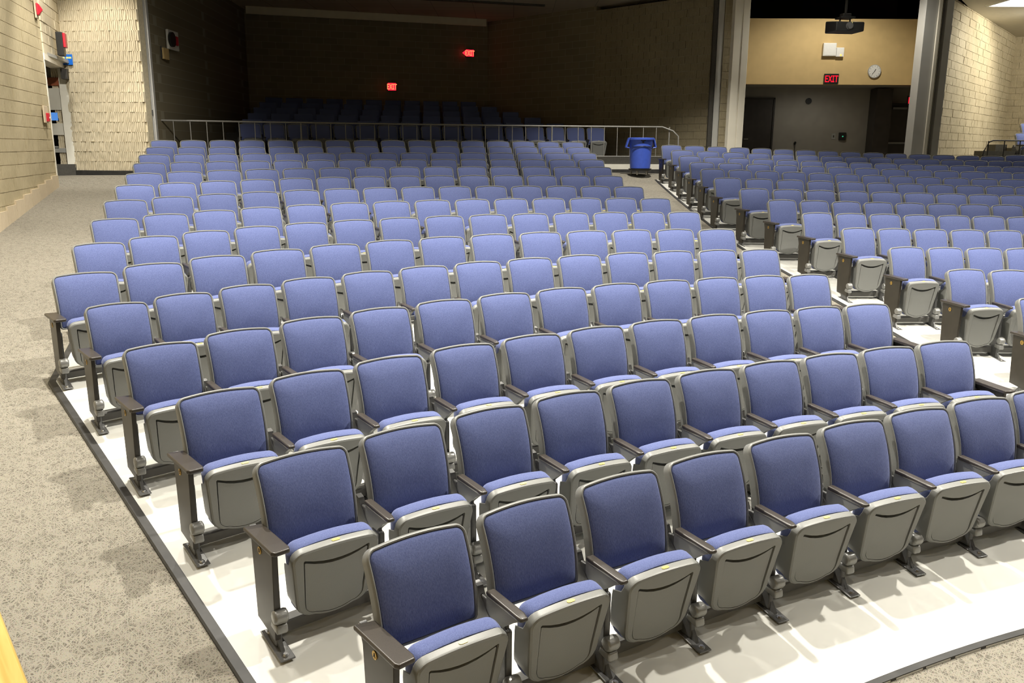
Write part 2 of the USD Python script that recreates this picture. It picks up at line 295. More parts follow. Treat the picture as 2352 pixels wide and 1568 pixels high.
# ---------------------------------------------------------------- walls of concrete block
def block_wall(name, p0, p1, z0, z1, m, core, seed, bw=0.4, bh=0.2, rough=0.012, ribs=0, face=1, label=None, most=300, near=None, grid=(4, 3)):
    """A wall from p0 to p1 whose blocks stand proud of the mortar, each a part; face = +1: they face to the right of p0 -> p1."""
    r = random.Random(seed); p0, p1 = np.array(p0, float), np.array(p1, float)
    L = np.linalg.norm(p1 - p0); t = (p1 - p0) / L; n = np.array([t[1], -t[0]]) * face
    w = thing(name, kind='structure', label=label)
    c = (p0 + p1) / 2 - n * 0.1; ang = math.atan2(t[1], t[0])
    core_m = box(L, 0.2, z1 - z0); core_m.apply_transform(trimesh.transformations.rotation_matrix(ang, (0, 0, 1))); core_m.apply_translation((c[0], c[1], (z0 + z1) / 2))
    obj('mortar_bed', core_m, core, w, smooth=False)
    cells = []
    for j in range(int(math.ceil((z1 - z0) / bh))):
        s = -(j % 2) * bw / 2
        while s < L:
            a, b = max(s, 0), min(s + bw, L)
            if b - a > 0.05: cells.append((a, b, z0 + j * bh, min(z0 + (j + 1) * bh, z1), j))
            s += bw
    if near is not None: cells.sort(key=lambda q: math.hypot(*(p0 + t * (q[0] + q[1]) / 2 - np.array(near))))
    rest = []
    for i, (a, b, lo, hi, j) in enumerate(cells):
        g = 0.0015 if ribs else 0.004; a, b, lo, hi = a + g, b - g, lo + g, hi - g
        nu, nv = (grid[0], grid[1]) if not ribs else (2 * max(2, round(ribs * (b - a) / bw)) + 1, 4)
        us, vs = lin(a, b, nu), lin(lo - (0.0015 if ribs else 0), hi + (0.0015 if ribs else 0), nv); d0 = 0.004 + r.uniform(0.4, 1.4) * rough
        F = []
        if ribs:
            nr = max(2, round(ribs * (b - a) / bw)); us = [a + (b - a) * (i_ + o_) / nr for i_ in range(nr) for o_ in (0, 0.16, 0.84)] + [b]; nu = len(us)
            tops = [[0.040 + r.uniform(-0.012, 0.008) for _ in range(nv)] for _ in range(nr)]
        for k, u in enumerate(us):
            for q, v in enumerate(vs):
                e = (0.3 if k in (0, nu - 1) or q in (0, nv - 1) else 1.0)
                d = d0 + e * r.uniform(-rough, rough)
                if ribs: d = 0.002 if k % 3 == 0 else tops[k // 3][q]
                F.append((*(p0 + t * u + n * d), v))
        for u in (a, b):
            for v in (lo, hi): F.append((*(p0 + t * u), v))
        o = nu * nv; f = []
        for k in range(nu - 1):
            for q in range(nv - 1):
                x = k * nv + q; f += [(x, x + nv, x + nv + 1), (x, x + nv + 1, x + 1)]
        bk = [(0, 0), (0, 1), (1, 0), (1, 1)]
        lbl = [k * nv for k in range(nu)]; top = [k * nv + nv - 1 for k in range(nu)]
        for q in range(nu - 1): f += [(lbl[q], o if q < nu // 2 else o + 2, lbl[q + 1]), (top[q], top[q + 1], o + 1 if q < nu // 2 else o + 3)]
        f += [(lbl[nu // 2], o, o + 2), (top[nu // 2], o + 3, o + 1)]
        for q in range(nv - 1): f += [(q, q + 1, o), ((nu - 1) * nv + q, o + 2, (nu - 1) * nv + q + 1)]
        f += [(nv - 1, o + 1, o), (nu * nv - 1, o + 2, o + 3)]
        f = np.array(f)
        if face < 0: f = f[:, ::-1]
        bm = trimesh.Trimesh(np.array(F), f, process=False)
        if i < most: obj('block', bm, m if not (j == 0 and m == 'block_buff') else m, w, smooth=50)
        else: rest.append(bm)
    if rest: obj('far_blocks', rest, m, w, smooth=50, kind='stuff')
    return w
HB = 2.0                                       # level of the cross aisle at the back
# left wall beside the aisle, up to the doorway
block_wall('wall_left', (-6.55, 9.0), (-8.72, 16.5), 1.55, 6.2, 'block_buff', 'mortar', 3, rough=0.006, label='buff split-face block wall beside the left aisle', near=(-8.7, 16.5), most=300)
def base_course(p0, p1, n, h, label):
    w = thing('baseboard_left', kind='structure', label=label); p0, p1 = np.array(p0), np.array(p1); t = (p1 - p0) / np.linalg.norm(p1 - p0); nn = np.array([t[1], -t[0]])
    for k in range(n):
        a, b = p0 + (p1 - p0) * k / n + t * 0.008, p0 + (p1 - p0) * (k + 1) / n - t * 0.008
        za, zb = ground(*a), ground(*b); top = max(1.55, zb + 0.02) if zb + h < 1.56 else zb + h
        ring = lambda p, z: [(*(p - nn * 0.05), z - 0.3), (*(p + nn * 0.035), z - 0.3), (*(p + nn * 0.035), top), (*(p - nn * 0.05), top)]
        obj('block', loft([ring(a, za), ring(b, zb)]), 'block_base', w, smooth=False)
base_course((-6.55, 9.0), (-8.72, 16.5), 15, 0.22, 'smooth pale base course stepping up the rake along the left wall')
# frontal wall of ribbed split-face block beyond the doorway
block_wall('wall_back', (-9.62, 18.48), (-7.60, 18.2), HB + 0.13, 6.4, 'block_cream', 'mortar', 5, ribs=9, rough=0.02, label='cream ribbed split-face block wall at the end of the left aisle')
obj('baseboard_back', box(2.0, 0.06, 0.15, (0, 0, 0)).apply_transform(trimesh.transformations.rotation_matrix(math.atan2(-0.28, 1.9), (0, 0, 1))).apply_translation((-8.66, 18.32, HB + 0.06)), 'rubber', smooth=False, kind='structure', label='black rubber base under the cream ribbed wall')
# doorway through the left wall: lintel, wall above it, frame, the passage behind
dw = thing('wall_left', kind='structure', label='buff block wall over the doorway lintel')
A, B = np.array([-8.72, 16.5]), np.array([-9.35, 18.44]); T = (B - A) / np.linalg.norm(B - A); NN = np.array([T[1], -T[0]])
def along(p, q, z0, z1, th, off=0.0):
    p, q = np.array(p, float), np.array(q, float); t = (q - p) / np.linalg.norm(q - p); n = np.array([t[1], -t[0]])
    c = (p + q) / 2 + n * off
    m = box(np.linalg.norm(q - p), th, z1 - z0); m.apply_transform(trimesh.transformations.rotation_matrix(math.atan2(t[1], t[0]), (0, 0, 1))); m.apply_translation((c[0], c[1], (z0 + z1) / 2)); return m
obj('mortar_bed', along(A, B, 4.32, 6.2, 0.2, -0.1), 'mortar', dw, smooth=False)
for j in range(10):
    s = -(j % 2) * 0.2; L_ = np.linalg.norm(B - A)
    while s < L_:
        a, b = max(s, 0), min(s + 0.4, L_)
        if b - a > 0.05: obj('block', along(A + T * (a + 0.006), A + T * (b - 0.006), 4.322 + j * 0.19, 4.31 + (j + 1) * 0.19, 0.05 + rng.uniform(0, 0.02)), 'block_cream', dw, smooth=False)
        s += 0.4
obj('lintel', along(A, B, 4.20, 4.32, 0.26, -0.10), 'cream_paint', dw, smooth=False)
ps = thing('wall_passage', kind='structure', label='dim passage seen through the doorway in the left wall')
obj('back_panel', along((-9.9, 16.2), (-10.7, 18.9), HB - 0.5, 4.4, 0.06), 'grey_paint', ps, smooth=False)
obj('side_panel', along((-10.75, 19.1), (-9.34, 18.86), HB - 0.5, 4.4, 0.06), 'cream_paint', ps, smooth=False)
obj('end_panel', along((-8.78, 16.5), (-10.2, 16.2), HB - 0.5, 4.4, 0.06), 'grey_paint', ps, smooth=False)
obj('soffit', along((-9.45, 16.35), (-10.0, 18.6), 4.3, 4.36, 1.5), 'grey_paint', ps, smooth=False)
df = thing('door_1', kind='structure', label='pale frame and dark closer of the left aisle doorway')
obj('jamb', along(B - T * 0.06, B, HB - 0.1, 4.2, 0.16, -0.02), 'white_trim', df, smooth=False)
obj('jamb', along(A, A + T * 0.05, HB - 0.3, 4.2, 0.16, -0.06), 'white_trim', df, smooth=False)
obj('door_closer', along(B - T * 0.30, B + T * 0.02, 3.98, 4.18, 0.12, 0.05), 'dark_brown', df, smooth=False)
# shelving with white fronts and dark gaps that stands in the passage
sh = thing('storage_rack', label='white fronted storage rack with dark gaps inside the left doorway', category='rack')
sp, sq = np.array([-10.15, 18.52]), np.array([-9.40, 18.40])
for z0, z1, m_ in ((3.86, 4.02, 'rust_frame'), (3.37, 3.81, 'white_trim'), (2.86, 3.10, 'white_trim'), (2.50, 2.59, 'grey_paint'), (2.09, 2.22, 'grey_paint')):
    obj('shelf_front', along(sp, sq, z0, z1, 0.04, 0.0), m_, sh, smooth=False)
obj('back', along(sp + (0.05, 0.32), sq + (0.05, 0.32), HB - 0.1, 4.05, 0.03), 'black_paint', sh, smooth=False)
for e_ in (sp, sq - (0.03, 0)): obj('post', along(e_, e_ + (0.035, -0.005), HB - 0.1, 4.05, 0.05, -0.02), 'rust_frame', sh, smooth=False)
for k in range(4): obj('board', along(sp + (0.02, 0.17), sq + (0.02, 0.17), 2.15 + k * 0.45, 2.18 + k * 0.45, 0.26), 'grey_paint', sh, smooth=False)
mon = thing('monitor', label='small screen glowing blue on the rack in the left doorway', category='monitor')
obj('casing', along((-9.80, 18.50), (-9.55, 18.46), 3.14, 3.34, 0.05, 0.0), 'black_plastic', mon, smooth=False)
obj('screen', along((-9.785, 18.50), (-9.565, 18.465), 3.16, 3.32, 0.01, 0.03), 'screen_blue', mon, smooth=False)

# folding partition leaves parked at the end of the ribbed wall
for k in range(2):
    pw = thing('folding_partition', label=('parked folding partition leaf against the cream ribbed wall', 'parked folding partition leaf at the edge of the dark hall')[k], category='partition')
    x0 = -7.775 + 0.122 * k
    obj('leaf', rbox(0.118, 0.10, 3.95, (x0 + 0.059, 18.52, 2.62 + 1.975), 0.006), 'painted_panel', pw)
    for q in range(3): obj('rib', rbox(0.012, 0.02, 3.9, (x0 + 0.022 + q * 0.034, 18.465, 2.64 + 1.95), 0.004), 'grey_paint' if q == 1 else 'painted_panel', pw)
    hd = obj('latch', rbox(0.022, 0.03, 0.11, (x0 + 0.078, 18.455, 3.33), 0.004), 'dark_steel', pw)
    obj('caster', [cyl((x0 + 0.05, 18.5, 2.56), (x0 + 0.09, 18.5, 2.56), 0.05, 14), box(0.02, 0.03, 0.10, (x0 + 0.07, 18.5, 2.6))], 'chrome', pw)
obj('trim_4', box(0.34, 0.3, 0.62, (-7.69, 18.6, 2.23)), 'dark_board', smooth=False, kind='structure', label='dark plinth below the parked partition leaves')

# ---------------------------------------------------------------- the unlit hall behind the cross aisle
HF = 2.26                                      # its floor
def arc_box(name, r0, r1, a0, a1, z0, z1, m, parent=None, n=40, **kw):
    rings = []
    for a in lin(a0, a1, n):
        (x0, y0), (x1, y1) = polar(r0, a), polar(r1, a); rings.append([(x0, y0, z0), (x1, y1, z0), (x1, y1, z1), (x0, y0, z1)])
    return obj(name, loft(rings), m, parent, smooth=20, **kw)
arc_box('trim_5', 30.55, 30.9, -30.0, -5.2, HB - 0.2, 2.10, 'rubber', kind='structure', label='black base of the kerb in front of the dark hall')
arc_box('trim_6', 30.57, 30.9, -30.0, -5.2, 2.10, 2.235, 'white_trim', kind='structure', label='pale kerb face behind the cross aisle')
arc_box('trim_7', 30.64, 30.72, -30.0, -5.2, 2.235, 2.42, 'dark_board', kind='structure', label='dark kick board under the long railing')
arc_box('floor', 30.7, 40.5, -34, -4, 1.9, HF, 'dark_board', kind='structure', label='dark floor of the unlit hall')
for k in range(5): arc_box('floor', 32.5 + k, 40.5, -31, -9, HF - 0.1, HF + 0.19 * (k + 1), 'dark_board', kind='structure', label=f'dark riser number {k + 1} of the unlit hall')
HC = 6.72
bl, br, rn = (-8.24, 27.5), (-0.87, 30.0), (5.51, 23.5)
obj('wall_far', along(bl, br, 2.0, 7.3, 0.2, -0.1), 'hall_block_shaded', smooth=False, kind='structure', label='shade-coloured block wall at the far end of the unlit hall')
obj('wall_far', along((-7.75, 18.62), bl, 2.0, 7.3, 0.2, -0.1), 'hall_block_shaded', smooth=False, kind='structure', label='shade-coloured block wall on the near side of the unlit hall')
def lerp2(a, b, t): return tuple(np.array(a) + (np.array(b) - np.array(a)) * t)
obj('wall_far', along(br, lerp2(br, rn, 0.52), 2.0, 7.3, 0.2, -0.1), 'hall_block_shaded', smooth=False, kind='structure', label='shadowed block wall along the unlit hall')
block_wall('wall_right', lerp2(br, rn, 0.52), rn, 2.1, 6.6, 'block_shaded', 'mortar_shaded', 11, rough=0.008, label='block wall of the dark hall catching light near the trash bin', near=(5.5, 23.5), grid=(3, 3))
v_ = [(-9.5, 18.7), (-9.5, 28.5), (-0.8, 31.5), (6.3, 24.6), (5.6, 22.9), (-3.5, 21.2)]
from shapely.geometry import Polygon
def slab(poly, z0, z1): return extrude(Polygon(poly), z1 - z0).apply_translation((0, 0, z0))
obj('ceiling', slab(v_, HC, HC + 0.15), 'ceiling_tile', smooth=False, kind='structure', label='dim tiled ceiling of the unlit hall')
obj('trim_8', along((-8.0, 26.9), (-0.9, 29.4), 6.5, HC, 0.06), 'ceiling_white', smooth=False, kind='structure', label='ledge at the top of the far wall')
obj('trim_8', along((-6.4, 24.2), (0.9, 26.4), HC - 0.05, HC, 0.10), 'dark_board', smooth=False, kind='structure', label='dark slot across the unlit ceiling')

# ---------------------------------------------------------------- piers and openings right of the dark hall
pv = [(5.14, 23.2), (5.36, 23.2)]
obj('trim_9', [box(0.10, 0.14, 5.2, (5.20, 23.2, 4.6))], 'dark_board', smooth=False, kind='structure', label='dark edge of the partition track')
obj('trim_9', [rbox(0.15, 0.14, 5.2, (5.34, 23.18, 4.6), 0.01)], 'grey_paint', kind='structure', label='grey steel partition track beside the block pier')
block_wall('wall_pier', (5.42, 23.1), (5.72, 23.05), 2.0, 7.0, 'block_shaded', 'mortar_shaded', 13, rough=0.008, bw=0.3, label='narrow block pier between the track and the cream column')
def column(name, x0, x1, y, dpt, m1, m2, label):
    c = thing(name, kind='structure', label=label)
    obj('shaft', rbox((x1 - x0) * 0.56, dpt, 5.4, (x0 + (x1 - x0) * 0.28, y + dpt / 2, 4.6), 0.008), m1, c)
    obj('flange', rbox((x1 - x0) * 0.44, dpt * 0.9, 5.4, (x1 - (x1 - x0) * 0.22, y + dpt / 2 - 0.03, 4.6), 0.008), m2, c)
    return c
column('trim_10', 5.54, 5.92, 22.55, 0.3, 'cream_paint', 'cream_paint', 'cream steel column left of the tan bulkhead')
c_ = thing('trim_10', kind='structure', label='grey column with edge light put into a cream strip right of the tan bulkhead')
obj('shaft', rbox(0.30, 0.4, 5.4, (10.185, 22.15, 4.6), 0.008), 'column_grey', c_); obj('flange', rbox(0.085, 0.42, 5.4, (10.375, 22.12, 4.6), 0.008), 'cream_paint', c_)  # cream flange stands in for light grazing the column edge
obj('trim_11', box(0.14, 0.2, 5.4, (10.49, 22.3, 4.6)), 'dark_board', smooth=False, kind='structure', label='dark gap beside the right column')
obj('trim_11', rbox(0.17, 0.2, 5.4, (10.65, 22.1, 4.6), 0.01), 'column_grey', kind='structure', label='grey steel strip beside the right block wall')
# tan bulkhead over a dim vestibule
SB = 4.33
obj('wall_bulkhead', box(5.6, 0.2, 1.66, (8.5, 23.75, SB + 0.83)), 'tan_paint', smooth=False, kind='structure', label='tan painted bulkhead over the vestibule doors')
obj('ceiling', box(5.6, 2.2, 0.08, (8.5, 24.9, SB + 0.07)), 'vestibule_paint', smooth=False, kind='structure', label='low ceiling of the vestibule')
obj('wall_vestibule', box(7.5, 0.15, 2.5, (9.4, 25.62, 3.15)), 'vestibule_paint', smooth=False, kind='structure', label='dim grey wall between the vestibule doors')
obj('wall_vestibule', box(0.12, 2.0, 2.5, (6.1, 24.6, 3.15)), 'vestibule_paint', smooth=False, kind='structure', label='dim end wall of the vestibule')
obj('wall_vestibule', box(0.45, 0.5, 2.45, (10.55, 25.3, 3.1)), 'dark_door', smooth=False, kind='structure', label='dark recess beside the push bar door')
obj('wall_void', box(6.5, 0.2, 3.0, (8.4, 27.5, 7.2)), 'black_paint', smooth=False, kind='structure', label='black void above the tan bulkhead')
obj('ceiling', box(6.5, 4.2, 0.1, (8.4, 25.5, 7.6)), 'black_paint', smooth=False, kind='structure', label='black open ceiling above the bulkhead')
d = thing('door_2', kind='structure', label='dark door at the left end of the vestibule')
obj('leaf', rbox(0.90, 0.06, 2.1, (7.07, 25.5, 2.99), 0.005), 'dark_door', d); obj('frame', [box(0.05, 0.1, 2.14, (7.545, 25.5, 3.0)), box(0.05, 0.1, 2.14, (6.6, 25.5, 3.0)), box(1.0, 0.1, 0.05, (7.07, 25.5, 4.06))], 'dark_brown', d, smooth=False)
obj('handle', [cyl((6.72, 25.42, 2.92), (6.84, 25.42, 2.92), 0.014), cyl((6.73, 25.48, 2.92), (6.73, 25.42, 2.92), 0.016)], 'chrome', d)
d = thing('door_3', kind='structure', label='dark door with a push bar at the right end of the vestibule')
obj('leaf', rbox(1.05, 0.06, 2.05, (11.3, 25.35, 2.85), 0.005), 'dark_door', d); obj('frame', [box(0.06, 0.12, 2.1, (10.76, 25.33, 2.9)), box(1.2, 0.12, 0.06, (11.3, 25.33, 3.91))], 'dark_brown', d, smooth=False)
obj('push_bar', rbox(0.85, 0.05, 0.06, (11.25, 25.27, 2.83), 0.01), 'silver_plastic', d); obj('door_closer', rbox(0.42, 0.08, 0.06, (11.1, 25.27, 3.80), 0.01), 'silver_plastic', d)
# right block walls, ceiling and its light
block_wall('wall_right', (10.82, 22.4), (16.82, 30.0), 2.3, 6.35, 'block_buff', 'mortar', 17, label='buff block wall right of the columns', near=(10.8, 22.4))
block_wall('wall_right', (16.82, 30.0), (20.2, 28.2), 2.3, 6.35, 'block_buff', 'mortar', 19, label='buff block wall beyond the corner at the right edge', near=(16.8, 30))
obj('ceiling', slab([(10.75, 22.0), (12.0, 20.2), (24, 20.2), (24, 31.5), (16.6, 30.6)], 6.33, 6.45), 'ceiling_white', smooth=False, kind='structure', label='off white ceiling over the right wing')
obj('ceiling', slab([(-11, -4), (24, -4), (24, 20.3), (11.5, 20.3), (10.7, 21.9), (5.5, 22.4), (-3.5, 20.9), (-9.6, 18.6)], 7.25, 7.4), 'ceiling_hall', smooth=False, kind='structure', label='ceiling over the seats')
arc_box('trim_12', 30.3, 30.6, -31.5, -5.0, 6.36, 7.3, 'painted_panel', kind='structure', label='partition track header over the front of the dark hall')
obj('wall_left', along((-4.0, 0.2), (-6.55, 9.0), -0.5, 7.25, 0.2, -0.1), 'block_buff', smooth=False, kind='structure', label='continuation of the left wall towards the stage')
lf = thing('ceiling_light', label='bright recessed ceiling light panel in the right wing', category='light')
obj('frame', [box(1.9, 0.06, 0.05, (13.25, 23.53, 6.31)), box(1.9, 0.06, 0.05, (13.25, 22.27, 6.31)), box(0.06, 1.2, 0.05, (12.33, 22.9, 6.31)), box(0.06, 1.2, 0.05, (14.17, 22.9, 6.31))], 'white_plastic', lf, smooth=False)
obj('diffuser', box(1.78, 1.2, 0.02, (13.25, 22.9, 6.315)), 'lamp_diffuser', lf, smooth=False)

# ---------------------------------------------------------------- one tip-up seat: x along the row, y towards the back, z up; origin on the floor under the top of its back
P = 0.575                                      # spacing of the standards
def plane(origin, et, n):
    o, et, n = np.array(origin), np.array(et) / np.linalg.norm(et), np.array(n) / np.linalg.norm(n)
    return lambda uv, d: [tuple(o + (u, 0, 0) + et * t + n * (d(t) if callable(d) else d)) for u, t in uv]
def back_map(uv, d):
    # the back leans far at the top and stands upright at the seat
    out = []
    for u, t in uv:
        q = t / 0.474; y = -0.135 + 0.135 * max(q, 0) ** 2.1; z = 0.40 + 0.46 * q; sl = 0.135 * 2.1 * max(q, 0) ** 1.1 / 0.46
        k = math.hypot(1, sl); out.append((u, y - d / k, z + d * sl / k))
    return out
def m_back_shell():
    f = back_map; o = lambda i: outline(0.512, 0.50, 0.474, 0.055, 0.03, i, bt=0.012, side=9)
    return loft([f(o(0.03), -0.052), f(o(0.008), -0.048), f(o(0), -0.036), f(o(0), 0.008), f(o(0.003), 0.016), f(o(0.009), 0.021), f(o(0.015), 0.019), f(o(0.019), 0.004)])
def m_back_cushion():
    f = back_map; o = lambda i: outline(0.512, 0.50, 0.474, 0.055, 0.03, i, bt=0.012, side=9)
    o2 = lambda i: outline(0.512, 0.50, 0.474, 0.055 + 0.8 * i, 0.05 + 0.8 * i, i, bt=0.012 * max(0, 1 - i / 0.12), side=9)
    rings = [f(o(0.019), -0.002), f(o(0.0175), 0.008), f(o(0.0185), 0.014), f(o(0.023), 0.019), f(o2(0.034), 0.0235), f(o2(0.060), 0.0295), f(o2(0.10), 0.0345)]
    c = np.array([(0.0, 0.237)]); e = o2(0.10)
    for s_ in (0.75, 0.5, 0.25): rings.append(f(c + (e - c) * s_, 0.0345 + 0.004 * (1 - s_)))
    return loft(rings)
SEAT = ((0, -0.370, 0.085), (0, -0.20, 0.98), (0, -0.98, -0.20)); SH = 0.425
def m_seat_shell():
    f = plane(*SEAT); o = lambda i: outline(0.462, 0.405, SH, 0.062, 0.10, i, bt=0.008, bb=0.022, side=7)
    bk = lambda t: -0.052 - 0.088 * max(0.0, min(1.0, (0.335 - t) / 0.05))
    def rec(i, d):
        q = outline(0.350, 0.318, 0.350, 0.008, 0.06, i, bt=-0.036, bb=0.024, side=7); return f(q + (0, 0.022), d)
    def rec2(i, d):                                             # the panel inside the groove
        q = outline(0.334, 0.306, 0.328, 0.006, 0.056, i, bt=-0.040, bb=0.022, side=7); return f(q + (0, 0.024), d)
    dg = lambda t: -0.005 - 0.027 * min(1.0, max(t - 0.05, 0) / 0.12)
    return loft([f(o(0.02), -0.05), f(o(0.004), bk), f(o(0), lambda t: bk(t) + 0.006), f(o(0), -0.016), f(o(0.004), -0.006), f(o(0.013), 0.0), rec(0, 0.0), rec(0.0006, -0.005), rec(0.001, dg), rec2(0, dg), rec2(0.0008, lambda t: -0.007 * min(1, max(t - 0.02, 0) / 0.1))])
def m_seat_cushion():
    f = plane(*SEAT); o = lambda i: outline(0.456, 0.385, SH + 0.006, 0.062, 0.06, i, bt=0.012)
    return loft([f(o(0.006), -0.050), f(o(0.002), -0.058), f(o(0.0), -0.075), f(o(0.0), -0.105), f(o(0.005), -0.125), f(o(0.016), -0.139), f(o(0.035), -0.146), f(o(0.1), -0.150)])
def m_number_plate():
    m = tri(rbox(0.044, 0.019, 0.005, r=0.0024)); m = tri(m3.Manifold.batch_hull([m3.Manifold.cylinder(0.004, 0.009, 0.009, 16).translate((s * 0.013, 0, -0.001)) for s in (-1, 1)]))
    m.apply_transform(trimesh.transformations.rotation_matrix(math.atan2(0.2, 0.98), (1, 0, 0)))
    f = plane(*SEAT); m.apply_translation(f([(0, SH + 0.0075)], -0.028)[0]); return m
def hull_pts(pts, r, seg=8):
    s = m3.Manifold.sphere(r, seg); return m3.Manifold.batch_hull([s.translate(tuple(map(float, p))) for p in pts])
def m_armrest(x, wide=False, sgn=-1):
    if not wide: return hull_pts([(x + a, y, z) for a, y, z in ((-0.014, -0.19, 0.541), (0.014, -0.19, 0.541), (-0.016, -0.44, 0.540), (0.016, -0.44, 0.540), (-0.010, -0.474, 0.536), (0.010, -0.474, 0.536), (-0.012, -0.46, 0.530), (0.012, -0.46, 0.530), (-0.012, -0.19, 0.53), (0.012, -0.19, 0.53))], 0.011, 10)
    return hull_pts([(x + sgn * a, y, z) for a, y in ((-0.030, -0.10), (0.050, -0.085), (-0.042, -0.43), (0.040, -0.445), (-0.036, -0.452), (0.030, -0.46)) for z in (0.536, 0.545)], 0.008, 10)
def prism(yz, x0, x1):
    m = extrude(Polygon(yz), x1 - x0); v = m.vertices.copy(); m.vertices = np.c_[v[:, 2] + x0, v[:, 0], v[:, 1]]; m.fix_normals(); return m
def m_arm_support(x): return prism([(-0.17, 0.53), (-0.44, 0.53), (-0.445, 0.512), (-0.40, 0.485), (-0.33, 0.43), (-0.29, 0.33), (-0.25, 0.33), (-0.17, 0.45)], x - 0.013, x + 0.013)
def m_standard(x, plate=True):
    return ([rbox(0.022, 0.33, 0.42, (x, -0.175, 0.285), 0.008, 8)] if plate else [rbox(0.022, 0.15, 0.40, (x, -0.24, 0.29), 0.008, 8)]) + [rbox(0.036, 0.105, 0.46, (x, -0.305, 0.19), 0.014, 12), prism([(-0.27, 0.36), (-0.11, 0.49), (-0.09, 0.53), (-0.05, 0.54), (-0.05, 0.50), (-0.09, 0.42), (-0.26, 0.24)], x - 0.016, x + 0.016),
            prism([(-0.262, -0.03), (-0.20, -0.022), (-0.262, 0.06)], x - 0.010, x + 0.010), prism([(-0.348, -0.04), (-0.40, -0.046), (-0.348, 0.03)], x - 0.010, x + 0.010)]
def m_foot(x):
    m = tri(rbox(0.078, 0.285, 0.009, (0, 0, 0), 0.004)); m.apply_transform(trimesh.transformations.rotation_matrix(0.13, (1, 0, 0))); m.apply_translation((x, -0.325, -0.038)); return m
def m_bolt(x, y): return [cyl((x, y, 0.13 * y), (x, y, 0.13 * y + 0.020), 0.011, 6), cyl((x, y, 0.13 * y), (x, y, 0.13 * y + 0.013), 0.017, 14)]
def m_hinge(x): return [hull_pts([(x + s * 0.022, -0.385 + 0.026 * math.cos(a), 0.155 + 0.026 * math.sin(a)) for s in (-1, 1) for a in lin(0, 5.6, 9)], 0.014), hull_pts([(x + s * 0.020, y, z) for s in (-1, 1) for y, z in ((-0.405, 0.075), (-0.33, 0.085), (-0.40, 0.105), (-0.34, 0.11))], 0.010)]
def m_end_panel(x, s): return hull_pts([(x + s * 0.012 + a, y, z) for a in (-0.011, 0.011) for y, z in ((-0.395, 0.525), (-0.10, 0.525), (-0.372, 0.02), (-0.13, 0.045))], 0.004, 6)
def m_medallion(x, s): return cyl((x + s * 0.025, -0.225, 0.468), (x + s * 0.0305, -0.225, 0.468), 0.021, 24)
def m_letter(x, s, ch):
    t = meshkit.text_mesh(ch, 0.021, 0.002, bold=True); t.apply_translation(-t.bounds.mean(0)); v = t.vertices.copy()
    t.vertices = np.c_[x + s * 0.031 + s * v[:, 2], -0.225 + s * v[:, 0], 0.468 + v[:, 1]]; t.fix_normals(); return t
BASE = dict(back_shell=(m_back_shell(), 'grey_plastic', 40), back_cushion=(m_back_cushion(), 'blue_fabric', True), seat_shell=(m_seat_shell(), 'grey_plastic', 30), seat_cushion=(m_seat_cushion(), 'blue_fabric', 60))
def side(c, x, kind, s, letter=None):
    """The standard on one side of a seat with what it carries: an armrest between seats or an end panel on the aisle."""
    st = obj('standard', m_standard(x, kind == 'arm'), 'dark_steel', c)
    obj('foot_plate', m_foot(x), 'foot_steel', st)
    for y in (-0.43, -0.225): obj('bolt', m_bolt(x, y), 'chrome', st)
    obj('hinge_cover', m_hinge(x), 'silver_plastic', c, label='silver grey hinge cover')
    if kind == 'arm':
        obj('armrest', m_armrest(x), 'brown_plastic', c, label='dark brown armrest'); obj('arm_support', m_arm_support(x), 'grey_plastic', c)
    else:
        obj('armrest', m_armrest(x, True, s), 'brown_plastic', c, label='broad dark brown end armrest')
        pn = obj('end_panel', m_end_panel(x, s), 'brown_laminate', c, label='dark brown end panel')
        md = obj('row_medallion', m_medallion(x, s), 'gold', pn, label='round gold row letter')
        if letter: obj('row_letter', m_letter(x, s, letter), 'letter_ink', pn)
def make_chair(loc, rz, sx, left, right, letter, **kw):
    c = thing('auditorium_chair', loc, rz, sx, **kw)
    for n_, (m_, mt, sm) in BASE.items(): 
        q = obj(n_, m_, mt, c, smooth=sm, label='blue woven cushion' if 'cushion' in n_ else None)
        if n_ == 'seat_shell': obj('number_plate', m_number_plate(), 'yellow_plate', q, label='small oval yellow seat number plate')
    side(c, -P / 2, left, -1, letter)
    if right: side(c, P / 2, right, 1, letter)
    return c
